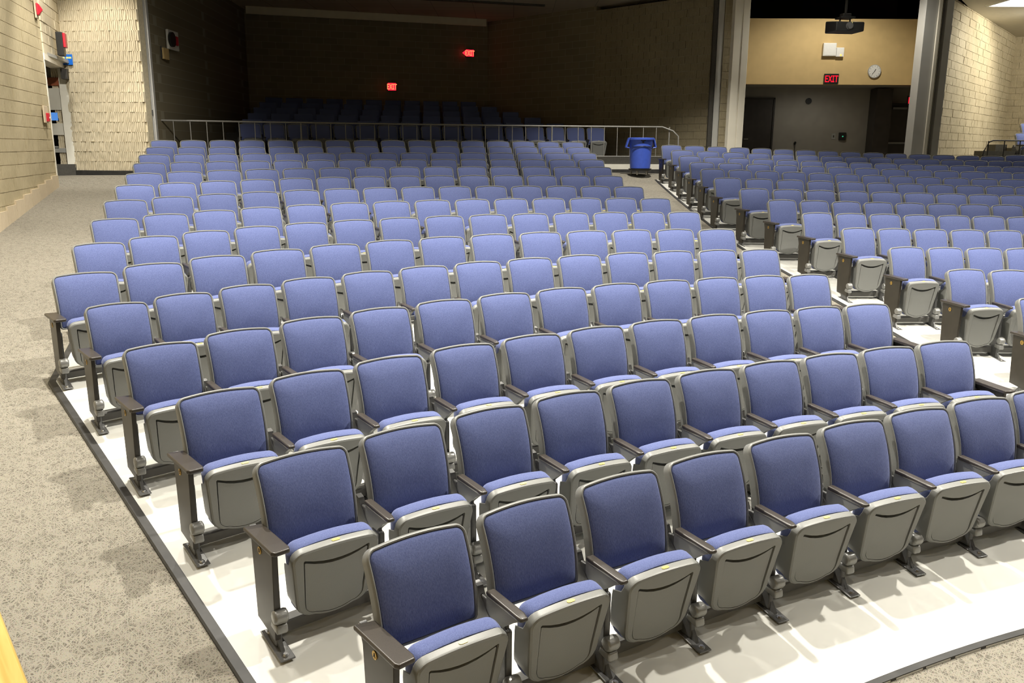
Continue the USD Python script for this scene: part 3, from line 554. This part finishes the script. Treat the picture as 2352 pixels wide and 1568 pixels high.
ROWS = {"L1": [9, [-0.00025, 0.00195, 0.53158, 1.36592], [0.00013, -0.00829, 0.27689, 4.79171], 8], "L2": [10, [0.00015, 0.00246, 0.52159, 1.13819], [0.00058, -0.00931, 0.2535, 5.8309]], "L3": [11, [-0.00062, 0.00139, 0.53243, 0.67514], [8e-05, -0.01156, 0.25823, 6.79058]], "L4": [12, [-0.00074, 0.00278, 0.53253, 0.18195], [-0.00011, -0.01209, 0.26038, 7.73089]], "L5": [13, [-0.0007, 0.00493, 0.53134, -0.3659], [-0.00032, -0.01, 0.26384, 8.66727]], "L6": [13, [-0.00065, 0.00494, 0.56077, -0.81736], [-1e-05, -0.01324, 0.27151, 9.70059]], "L7": [14, [-0.00073, 0.00521, 0.5394, -1.15147], [0.00024, -0.01091, 0.24089, 10.76575]], "L8": [14, [-0.00047, 0.00414, 0.5365, -1.39718], [0.00019, -0.01067, 0.23353, 11.82851]], "L9": [14, [-0.00028, 0.00427, 0.53494, -1.71049], [0.00021, -0.01044, 0.22641, 12.87591]], "L10": [14, [-8e-05, 0.00536, 0.53663, -2.03513], [0.00011, -0.00821, 0.23279, 13.88641]], "L11": [14, [-0.00021, 0.00424, 0.55902, -2.17131], [0.00017, -0.00728, 0.23787, 14.92652]], "L12": [15, [9e-05, 0.00427, 0.52932, -2.39078], [0.0001, -0.00361, 0.22812, 15.89158]], "L13": [15, [-8e-05, 0.00322, 0.55805, -2.52914], [-5e-05, -0.00253, 0.24429, 16.92239]], "L14": [16, [0.00014, 0.00351, 0.52708, -2.7479], [-0.00024, -0.00149, 0.24764, 17.99012]], "L15": [16, [-0.00015, 0.0037, 0.56459, -2.96168], [-0.00034, -0.00311, 0.25831, 19.23214]],
 "R3": [1, [0.5, 5.2], [0.055, 8.30]], "R4": [2, [0.50431, 5.23485], [0.04726, 9.3341]], "R5": [4, [0.00727, 0.51773, 5.52309], [0.00307, 0.07294, 10.40112]], "R6": [5, [0.0058, 0.52555, 5.60203], [0.00027, 0.06668, 11.46896]], "R7": [7, [-0.00033, 0.00362, 0.5354, 5.9319], [-0.00043, -0.00074, 0.06615, 12.51978]], "R8": [8, [0.0005, 0.00394, 0.52843, 5.98144], [0.00028, 0.00219, 0.05743, 13.50277]], "R9": [9, [-0.00012, 0.00117, 0.58239, 6.306], [2e-05, 0.00069, 0.05936, 14.5719]], "R10": [11, [0.00046, 0.00102, 0.55959, 6.66472], [0.00026, 0.0016, 0.03908, 15.67472]], "R11": [12, [0.00066, 0.00346, 0.52198, 6.70267], [0.00045, 0.00263, 0.00928, 16.71055]], "R12": [13, [0.00045, 0.00033, 0.55585, 7.2631], [0.00052, 0.00213, 0.01458, 17.81677]], "R13": [14, [0.00043, 0.00467, 0.54257, 7.25851], [9e-05, 0.00433, 0.02375, 18.79057]], "R14": [15, [0.00031, 0.00103, 0.56555, 7.88466], [0.00011, 0.00361, 0.0249, 19.98779]], "R15": [16, [0.00052, 0.00389, 0.5458, 7.92928], [0.00044, 0.00253, -0.00321, 21.1709]]}
ORD = 'first second third fourth fifth sixth seventh eighth ninth tenth eleventh twelfth thirteenth fourteenth fifteenth sixteenth'.split()
MID = ENDR = None
for key, row in ROWS.items():
    n, px, py = row[:3]; k = int(key[1:]); c0 = ((row[3] if len(row) > 3 else n) - 1) / 2
    j = np.arange(n) - c0; X, Y = np.polyval(px, j), np.polyval(py, j)
    sp = np.hypot(np.diff(X), np.diff(Y)).mean() if n > 1 else 0.52
    sx = float(round(sp / P, 3)); block = key[0]; pts = []
    for i in range(n):
        x, y = float(X[i]), float(Y[i]); yaw = -math.atan2(x - CX, y - CY); loc = (x, y, ground(x, y) + 0.012)
        pts.append((x, y, yaw))
        rowsaid = f'{ORD[k - 1]} row of the near block' if block == 'L' else f'{ORD[k - 3]} visible row of the far block'
        aisle = 'left aisle' if block == 'L' else 'centre aisle'
        if i == 0: lab = f'blue seat with lettered end panel, {aisle} end, {rowsaid}'
        elif block == 'L' and i == n - 1: lab = f'blue seat with end panel, centre aisle end, {rowsaid}'
        else: lab = f'blue folding seat, {ORD[i]} from the {aisle}, {rowsaid}'
        kw = dict(label=lab, category='chair', group='blue folding auditorium seats')
        gaps = np.hypot(np.diff(X), np.diff(Y)); near_ = gaps[max(0, i - 1):i + 1] if n > 1 else np.array([sp]); sx = float(round((3 * near_.min() + sp) / 4 / P, 3))
        if i == 0: make_chair(loc, yaw, sx, 'panel', None, chr(64 + k), **kw)
        elif block == 'L' and i == n - 1:
            if ENDR is None: ENDR = make_chair(loc, yaw, sx, 'arm', 'panel', None, **kw)
            else: q = thing('auditorium_chair', loc, yaw, sx, **kw); q.GetReferences().AddInternalReference(ENDR.GetPath()); q.SetInstanceable(True)
        elif MID is None: MID = make_chair(loc, yaw, sx, 'arm', None, None, **kw)
        else: q = thing('auditorium_chair', loc, yaw, sx, **kw); q.GetReferences().AddInternalReference(MID.GetPath()); q.SetInstanceable(True)
    # raceway that runs along the floor under the row
    if n > 1:
        e = [pts[0]] + pts + [pts[-1]]; rings = []
        for i, (x, y, yaw) in enumerate(e):
            off = (-0.5 if i == 0 else 0.55 if i == len(e) - 1 else 0) * sp
            cx_, cy_ = x + off * math.cos(yaw) + 0.25 * math.sin(yaw), y + off * math.sin(yaw) - 0.25 * math.cos(yaw)
            fx, fy = math.sin(yaw), -math.cos(yaw); z = ground(cx_, cy_) + 0.012
            rings.append([(cx_ - fx * 0.045, cy_ - fy * 0.045, z + 0.030), (cx_ + fx * 0.03, cy_ + fy * 0.03, z + 0.030), (cx_ + fx * 0.03, cy_ + fy * 0.03, z + 0.085), (cx_ + fx * 0.022, cy_ + fy * 0.022, z + 0.094), (cx_ - fx * 0.045, cy_ - fy * 0.045, z + 0.094)])
        obj('seat_raceway', loft(rings), 'beam_grey', smooth=25, label=f'grey raceway along the floor under the {rowsaid}', category='raceway', group='grey raceways under the seat rows')

# the far block goes on beyond the frame: its next seats as one mass
st_ = thing('auditorium_seats', kind='stuff', label='seats continuing the rows of the far block past the right edge', category='chairs')
_parts = {}
for k in range(1, 16):
    row = ROWS.get(f'R{k}')
    if row:
        n = row[0]; x, y = np.polyval(row[1], (n - 1) / 2), np.polyval(row[2], (n - 1) / 2); a = math.degrees(math.atan2(x - CX, y - CY)); r = math.hypot(x - CX, y - CY); sp = math.hypot(np.polyval(np.polyder(row[1]), 0), np.polyval(np.polyder(row[2]), 0))
    else: a, r, sp = (-8.2, 14.62, 0.54) if k == 2 else (-7.9, 13.6, 0.54)
    for i in range(1, 5):
        b = a + math.degrees(sp / r) * i; x, y = polar(r, b); T4 = trimesh.transformations.rotation_matrix(-math.radians(b), (0, 0, 1)); T4[:3, 3] = (x, y, ground(x, y) + 0.012)
        for nm, msh, mt, sm in [(q, *BASE[q]) for q in BASE] + [('armrest', m_armrest(-P / 2), 'brown_plastic', 35), ('standard', trimesh.util.concatenate([tri(q) for q in m_standard(-P / 2) + [m_foot(-P / 2), m_arm_support(-P / 2)]]), 'dark_steel', 35)]:
            t = tri(msh).copy(); t.apply_transform(T4); _parts.setdefault((nm, mt, sm), []).append(t)
for (nm, mt, sm), ms in _parts.items(): obj(nm + 's', ms, mt, st_, smooth=sm, kind='stuff')

# seats in the unlit hall: the front row one by one, the rows behind as one mass
n = 17
for i in range(n):
    a = -25.9 + i * 1.03; x, y = polar(32.0, a)
    q = thing('auditorium_chair', (x, y, HF + 0.06), -math.radians(a), 1.0, label=f'shadowed folding seat behind the long railing, {ORD[i] if i < 16 else "seventeenth"} from its left end', category='chair', group='shadowed seats behind the railing')
    q.GetReferences().AddInternalReference(MID.GetPath()); q.SetInstanceable(True)
far = []
for k in range(1, 6):
    a0, a1 = -26.0 + 0.5 * k, -10.3 - 0.75 * k; m_ = int((a1 - a0) / (1.03 * 32 / (32 + k)))
    for i in range(m_ + 1):
        a = a0 + (a1 - a0) * i / m_; x, y = polar(32.0 + k, a)
        for b in (rbox(0.50, 0.06, 0.47, (0, -0.06, 0.63), 0.02, 6), rbox(0.45, 0.10, 0.42, (0, -0.40, 0.29), 0.02, 6)):
            t = tri(b); t.apply_transform(trimesh.transformations.rotation_matrix(-math.radians(a), (0, 0, 1))); t.apply_translation((x, y, HF + 0.19 * k)); far.append(t)
obj('auditorium_seats', far, 'blue_fabric', kind='stuff', label='rows of unlit seats rising at the back of the dark hall', category='chairs')
# three seats on the stepped platform at the right edge
for i, (x, y, z, w_) in enumerate(((14.62, 25.1, 2.25, 'front'), (15.25, 26.0, 2.55, 'middle'), (15.95, 27.0, 2.79, 'back'))):
    q = thing('auditorium_chair', (x, y, z), 0.18, 1.0, label=f'blue folding seat on the stepped platform at the right edge, {w_} one', category='chair', group='seats on the stepped platform')
    q.GetReferences().AddInternalReference(MID.GetPath()); q.SetInstanceable(True)

# ---------------------------------------------------------------- railings and steps
rl = thing('railing', label='long grey metal railing in front of the dark hall', category='railing')
RT = 3.20
obj('top_rail', tube([(*polar(30.8, a), RT) for a in lin(-30.0, -6.6, 60)] + [(*polar(30.72, -6.1), RT - 0.10), (*polar(30.66, -5.85), RT - 0.24), (*polar(30.66, -5.8), 2.24)], 0.021, 8), 'rail_metal', rl, smooth=60)
obj('bottom_rail', tube([(*polar(30.8, a), 2.43) for a in lin(-30.0, -5.8, 50)], 0.016, 8), 'rail_metal', rl, smooth=60)
for i in range(37):
    a = -30.0 + i * 0.66; x, y = polar(30.8, a); big = i % 9 == 0
    obj('baluster', cyl((x, y, 2.235), (x, y, RT), 0.020 if big else 0.0105, 8), 'rail_metal', rl)
st = thing('steps', label='dark stepped platform blocks at the right edge', category='steps')
for k, (x0, y0, z1) in enumerate(((12.75, 24.3, 2.36), (13.35, 24.75, 2.62), (13.95, 25.2, 2.80))):
    obj('step', box(14.28 - x0, 0.45, z1 - 1.6, ((x0 + 14.28) / 2, y0 + 0.225, (z1 + 1.6) / 2)), 'step_dark', st, smooth=False)
pf = thing('platform', label='dark stepped platform carrying the seats at the right edge', category='platform')
for k, (x0, y0, z1) in enumerate(((14.3, 24.3, 2.17), (14.9, 25.65, 2.47), (15.6, 26.65, 2.71))):
    obj('tier', box(16.6 - x0 if k < 2 else 0.95, 1.3 if k == 0 else 0.95, z1 - 1.5, (x0 + (16.6 - x0 if k < 2 else 0.95) / 2, y0 + (1.3 if k == 0 else 0.95) / 2, (z1 + 1.5) / 2)), 'step_dark', pf, smooth=False)
rr_ = thing('railing', label='black tube railing in front of the stepped platform', category='railing')
obj('top_rail', tube([(12.92, 24.0, 2.30), (12.98, 24.0, 2.62), (13.10, 24.0, 2.86), (13.2, 24.0, 2.90), (14.8, 24.0, 2.90), (16.2, 24.0, 2.90)], 0.018, 8), 'rail_black', rr_, smooth=60)
for x in (13.08, 13.52, 13.95, 14.38, 14.8): obj('post', cyl((x, 24.0, 1.5), (x, 24.0, 2.89), 0.014, 8), 'rail_black', rr_)

# ---------------------------------------------------------------- rubbish bin on its dolly
bx, by = 3.19, 21.75; bz = ground(bx, by)
b = thing('rubbish_bin', (bx, by, bz), 0.05, label='large round blue plastic rubbish bin at the head of the centre aisle', category='bin')
def lathe(prof, n=40):
    rings = [[(r * math.cos(2 * math.pi * k / n), r * math.sin(2 * math.pi * k / n), z) for k in range(n)] for r, z in prof]; return loft(rings)
obj('body', lathe([(0.235, 0.16), (0.25, 0.165), (0.262, 0.40), (0.277, 0.70), (0.284, 0.70), (0.290, 0.86), (0.30, 0.87), (0.276, 0.87), (0.255, 0.5), (0.235, 0.19)]), 'bin_blue', b, smooth=40)
obj('rim', lathe([(0.288, 0.855), (0.322, 0.85), (0.328, 0.858), (0.328, 0.900), (0.320, 0.908), (0.290, 0.908), (0.280, 0.87)]), 'bin_blue', b, smooth=40)
arch = []
for k in range(21):
    a = -math.pi / 2 + (k / 20 - 0.5) * 2.0; arch.append((0.2865 * math.cos(a), 0.2865 * math.sin(a), 0.665 + 0.035 * math.cos((k / 20 - 0.5) * math.pi * 1.4)))
obj('moulded_ridge', tube(arch, 0.008, 6), 'black_plastic', b)
for s in (-1, 1):
    obj('handle', [hull_pts([(s * 0.31, y, 0.885) for y in (-0.09, 0.09)] + [(s * 0.375, y, 0.68) for y in (-0.07, 0.07)] + [(s * 0.36, y, 0.70) for y in (-0.07, 0.07)], 0.016), hull_pts([(s * 0.37, y, 0.675) for y in (-0.07, 0.07)] + [(s * 0.29, y, 0.66) for y in (-0.06, 0.06)], 0.014)], 'bin_blue', b)
obj('lip_slot', [box(0.12, 0.02, 0.02, (0, -0.292, 0.838)), box(0.045, 0.012, 0.035, (0.0, -0.289, 0.80))], 'dark_brown', b, smooth=False)
dl = thing('bin_dolly', (bx, by, bz), 0.05, label='black wheeled dolly under the blue rubbish bin', category='dolly')
obj('platform', lathe([(0.15, 0.105), (0.275, 0.105), (0.285, 0.115), (0.285, 0.155), (0.15, 0.158)]), 'black_plastic', dl)
for a in (0.4, 1.66, 2.9, 4.2, 5.3): obj('caster', [cyl((0.22 * math.cos(a) - 0.016, 0.22 * math.sin(a), 0.042), (0.22 * math.cos(a) + 0.016, 0.22 * math.sin(a), 0.042), 0.041, 16), box(0.03, 0.04, 0.05, (0.22 * math.cos(a), 0.22 * math.sin(a), 0.085))], 'caster_grey', dl)

# ---------------------------------------------------------------- signs and fittings
def text(s, h, depth, loc, bold=True, sx=1.0):
    t = meshkit.text_mesh(s, h, depth, bold=bold); c = t.bounds.mean(0); v = (t.vertices - c) * (sx, 1, 1); t.vertices = np.c_[v[:, 0] + loc[0], -v[:, 2] + loc[1], v[:, 1] + loc[2]]; t.fix_normals(); return t
def exit_sign(loc, rz, w, h, face, label, chevron=False, deep=0.06):
    e = thing('exit_sign', loc, rz, label=label, category='exit sign')
    obj('housing', rbox(w, deep, h, (0, 0, 0), 0.006), 'black_plastic', e)
    if face: obj('face_plate', rbox(w - 0.03, 0.012, h - 0.03, (0, -deep / 2 - 0.003, 0), 0.004), 'exit_red', e)
    if chevron: obj('arrow', prism([(-deep / 2 - 0.012, 0.0), (-deep / 2, 0.0), (-deep / 2, 0.001), (-deep / 2 - 0.012, 0.001)], -0.001, 0.001) if 0 else loft([[(-w / 2 - 0.005, y, -0.085), (-w / 2 - 0.005, y, 0.085), (-w / 2 - 0.11, y, 0.0)] for y in (-deep / 2, -deep / 2 - 0.012)]), 'exit_red', e, smooth=False)
    obj('letters', text('EXIT', h * 0.62, 0.006, (0, -deep / 2 - (0.012 if face else 0.003), 0), sx=w * (0.80 if face else 0.68) / (h * 0.62 * 2.35)), 'exit_letter' if face else 'exit_dim', e, smooth=False)
ang = math.atan2(2.5, 7.37)
exit_sign((-3.96, 28.80, 4.55), ang, 0.30, 0.26, True, 'red glowing EXIT sign low on the far wall of the dark hall')
exit_sign((-1.46, 29.66, 5.69), ang, 0.30, 0.25, True, 'red glowing EXIT sign with arrow, high near the dark hall corner', True)
exit_sign((8.46, 23.60, 4.47), 0.0, 0.38, 0.26, False, 'red EXIT sign with dark housing on the tan bulkhead')
exit_sign((11.26, 24.75, 3.99), 0.0, 0.40, 0.26, False, 'red EXIT sign half hidden behind the grey column')
ck = thing('wall_clock', (9.60, 23.645, 4.67), label='round white wall clock on the tan bulkhead', category='clock')
def disc(r, y0, y1, z=0, x=0, n=36): return cyl((x, y0, z), (x, y1, z), r, n)
obj('case', disc(0.172, 0.0, -0.035), 'grey_paint', ck); obj('face', disc(0.155, -0.03, -0.038), 'white_plastic', ck)
for k in range(12):
    a = k * math.pi / 6; obj('hour_mark', box(0.008, 0.002, 0.022).apply_transform(trimesh.transformations.rotation_matrix(a, (0, 1, 0))).apply_translation((0.132 * math.sin(a), -0.039, 0.132 * math.cos(a))), 'black_plastic', ck, smooth=False)
for nm, L_, w_, a in (('hour_hand', 0.075, 0.014, math.radians(25)), ('minute_hand', 0.115, 0.010, math.radians(218))):
    obj(nm, box(w_, 0.002, L_, (0, 0, L_ / 2 - 0.015)).apply_transform(trimesh.transformations.rotation_matrix(a, (0, 1, 0))).apply_translation((0, -0.041, 0)), 'black_plastic', ck, smooth=False)
w1 = thing('wall_box', (8.345, 23.60, 5.21), label='larger square white box on the tan bulkhead under the projector', category='box')
obj('cover', rbox(0.345, 0.09, 0.33, (0, 0, 0), 0.012), 'white_plastic', w1); obj('seam', rbox(0.30, 0.01, 0.28, (0, -0.045, 0), 0.004), 'white_plastic', w1)
w2 = thing('emergency_light', (8.625, 23.60, 5.145), label='smaller white box with an amber light beside the square box', category='light')
obj('cover', rbox(0.205, 0.09, 0.235, (0, 0, 0), 0.012), 'white_plastic', w2); obj('indicator', disc(0.022, -0.045, -0.052, -0.075, 0.02, 14), 'led_amber', w2)
pj = thing('projector', (6.27, 17.0, 4.93), 0.12, label='black projector hanging on a pole before the tan bulkhead', category='projector')
obj('body', hull_pts([(sx_ * 0.26, y, z) for sx_ in (-1, 1) for y, z in ((-0.19, -0.10), (-0.19, 0.03), (0.22, -0.10), (0.22, 0.08))] + [(0.0, -0.22, -0.10), (0, -0.22, 0.02)], 0.02), 'black_plastic', pj)
obj('lens', [disc(0.055, -0.24, -0.27, -0.03, -0.03, 22), disc(0.07, -0.21, -0.245, -0.03, -0.03, 22)], 'dark_steel', pj)
obj('mount', [rbox(0.28, 0.26, 0.03, (0, 0.02, 0.14), 0.006), cyl((-0.10, 0.02, 0.08), (-0.10, 0.02, 0.14), 0.014), cyl((0.10, 0.02, 0.08), (0.10, 0.02, 0.14), 0.014), rbox(0.16, 0.16, 0.07, (0, 0.02, 0.185), 0.01)], 'black_plastic', pj)
obj('pole', cyl((0, 0.02, 0.2), (0, 0.02, 2.32), 0.024, 12), 'black_plastic', pj); obj('indicator', disc(0.012, -0.205, -0.215, -0.085, 0.20, 12), 'led_red', pj)
obj('label_plate', box(0.05, 0.004, 0.03, (0.0, -0.2405, 0.02)), 'sign_yellow', pj, smooth=False)
sk = thing('wall_speaker', (8.55, 25.53, 4.00), label='small round dark speaker on the dim vestibule wall', category='speaker')
obj('ring', lathe([(0.055, 0.0), (0.085, 0.0), (0.085, 0.03), (0.055, 0.03)], 24).apply_transform(trimesh.transformations.rotation_matrix(math.pi / 2, (1, 0, 0))), 'black_plastic', sk); obj('cone', disc(0.055, 0.0, -0.012), 'dark_steel', sk)
kp = thing('wall_keypad', (9.61, 25.51, 3.01), label='dark square wall panel with a green light in the vestibule', category='panel')
obj('body', rbox(0.20, 0.07, 0.22, (0, 0, 0), 0.012), 'black_plastic', kp); obj('indicator', disc(0.02, -0.035, -0.042, 0, 0, 12), 'led_green', kp)
sw = thing('light_switch', (9.36, 25.53, 3.01), label='light switch plate left of the dark square panel', category='switch')
obj('plate', rbox(0.11, 0.012, 0.17, (0, 0, 0), 0.004), 'grey_paint', sw); obj('rocker', rbox(0.03, 0.014, 0.06, (0, -0.008, 0), 0.003), 'dark_brown', sw)
wj = thing('wall_hook', (8.25, 25.52, 2.81), label='small dark knob low on the vestibule wall', category='hook')
obj('knob', hull_pts([(0, 0, 0.02), (0, -0.03, 0.02), (0, 0, -0.02)], 0.03), 'black_plastic', wj); obj('stem', cyl((0, -0.01, -0.6), (0, -0.01, 0), 0.008), 'dark_brown', wj)
# dark hall, near side wall: horn and box
hn = thing('alarm_horn', (-7.78, 20.4, 4.99), math.pi / 2, label='pale square alarm horn on the dark side wall', category='alarm')
obj('back_box', rbox(0.60, 0.06, 0.42, (0, 0, 0), 0.01), 'white_plastic', hn); obj('strobe', rbox(0.16, 0.05, 0.20, (0.12, -0.04, 0), 0.01), 'red_plastic', hn)
obj('grille', disc(0.16, -0.03, -0.09, 0, -0.18, 24), 'black_plastic', hn)
jb = thing('junction_box', (-7.78, 19.9, 4.65), math.pi / 2, label='brownish junction box below the pale alarm horn', category='box')
obj('cover', rbox(0.30, 0.07, 0.24, (0, 0, 0), 0.006), 'tan_paint', jb); obj('conduit', cyl((-0.17, 0.01, -0.12), (-0.17, 0.01, 0.14), 0.014), 'black_plastic', jb)
# left wall: strobe, loudspeaker strobe, pull station, blue sign
aw = math.atan2(0.961, -0.278)
def on_left(name, p, **kw): return thing(name, p, aw - math.pi, **kw)
s1 = thing('fire_strobe', (-8.60, 16.22, 5.05), math.pi / 2 + 0.28, label='red fire strobe high on the buff left wall', category='alarm')
obj('back_plate', rbox(0.16, 0.03, 0.34, (0, 0, 0), 0.008), 'block_cream', s1); obj('lens', hull_pts([(-0.05, -0.03, 0.07), (0.05, -0.03, 0.07), (-0.05, -0.03, -0.10), (0.05, -0.03, -0.10), (0, -0.09, -0.02)], 0.02), 'red_plastic', s1)
s2 = thing('alarm_speaker', (-8.87, 17.50, 4.58), math.pi / 2 + 0.31, label='tall black and red alarm speaker above the doorway', category='alarm')
obj('back_box', rbox(0.24, 0.12, 0.44, (0, 0, 0), 0.01), 'black_plastic', s2); obj('front', rbox(0.20, 0.05, 0.27, (0, -0.08, 0.07), 0.01), 'red_plastic', s2)
s3 = thing('fire_pull_station', (-8.535, 16.02, 3.20), math.pi / 2 + 0.28, label='red fire pull station on a pale plate on the left wall', category='alarm')
obj('plate', rbox(0.30, 0.025, 0.30, (0, 0, 0), 0.006), 'block_base', s3); obj('body', rbox(0.10, 0.06, 0.15, (0.02, -0.03, -0.05), 0.008), 'red_plastic', s3); obj('handle', rbox(0.07, 0.02, 0.03, (0.02, -0.065, -0.06), 0.004), 'white_plastic', s3)
bs = thing('direction_sign', (-9.205, 18.345, 4.37), -0.146, label='small blue sign with yellow lettering and a down arrow', category='sign')
obj('panel', rbox(0.25, 0.015, 0.21, (0, 0, 0), 0.004), 'sign_blue', bs)
obj('lettering', [box(0.019, 0.004, 0.034, (-0.098 + k * 0.0245, -0.009, 0.037)) for k in range(9) if k != 3], 'sign_yellow', bs, smooth=False)
obj('arrow', [box(0.014, 0.004, 0.055, (0.012, -0.009, -0.022)), loft([[(-0.012, y, -0.045), (0.036, y, -0.045), (0.012, y, -0.085)] for y in (-0.007, -0.011)])], 'sign_yellow', bs, smooth=False)
# the stage under the camera and the oak topped desk at its left
obj('floor', box(9.0, 4.2, 0.2, (1.5, -0.45, 0.92)), 'oak', smooth=False, kind='structure', label='wooden stage floor below the viewpoint')
dk = thing('desk', (-0.778, 1.20, 1.02), math.atan2(-0.10, 0.08) + math.pi / 2, label='yellow oak desk corner at the lower left', category='desk')
obj('top', rbox(0.62, 1.3, 0.035, (-0.31, -0.1, 0.8325), 0.006), 'oak', dk); obj('body', rbox(0.54, 1.2, 0.815, (-0.31, -0.1, 0.4075), 0.006), 'oak', dk)
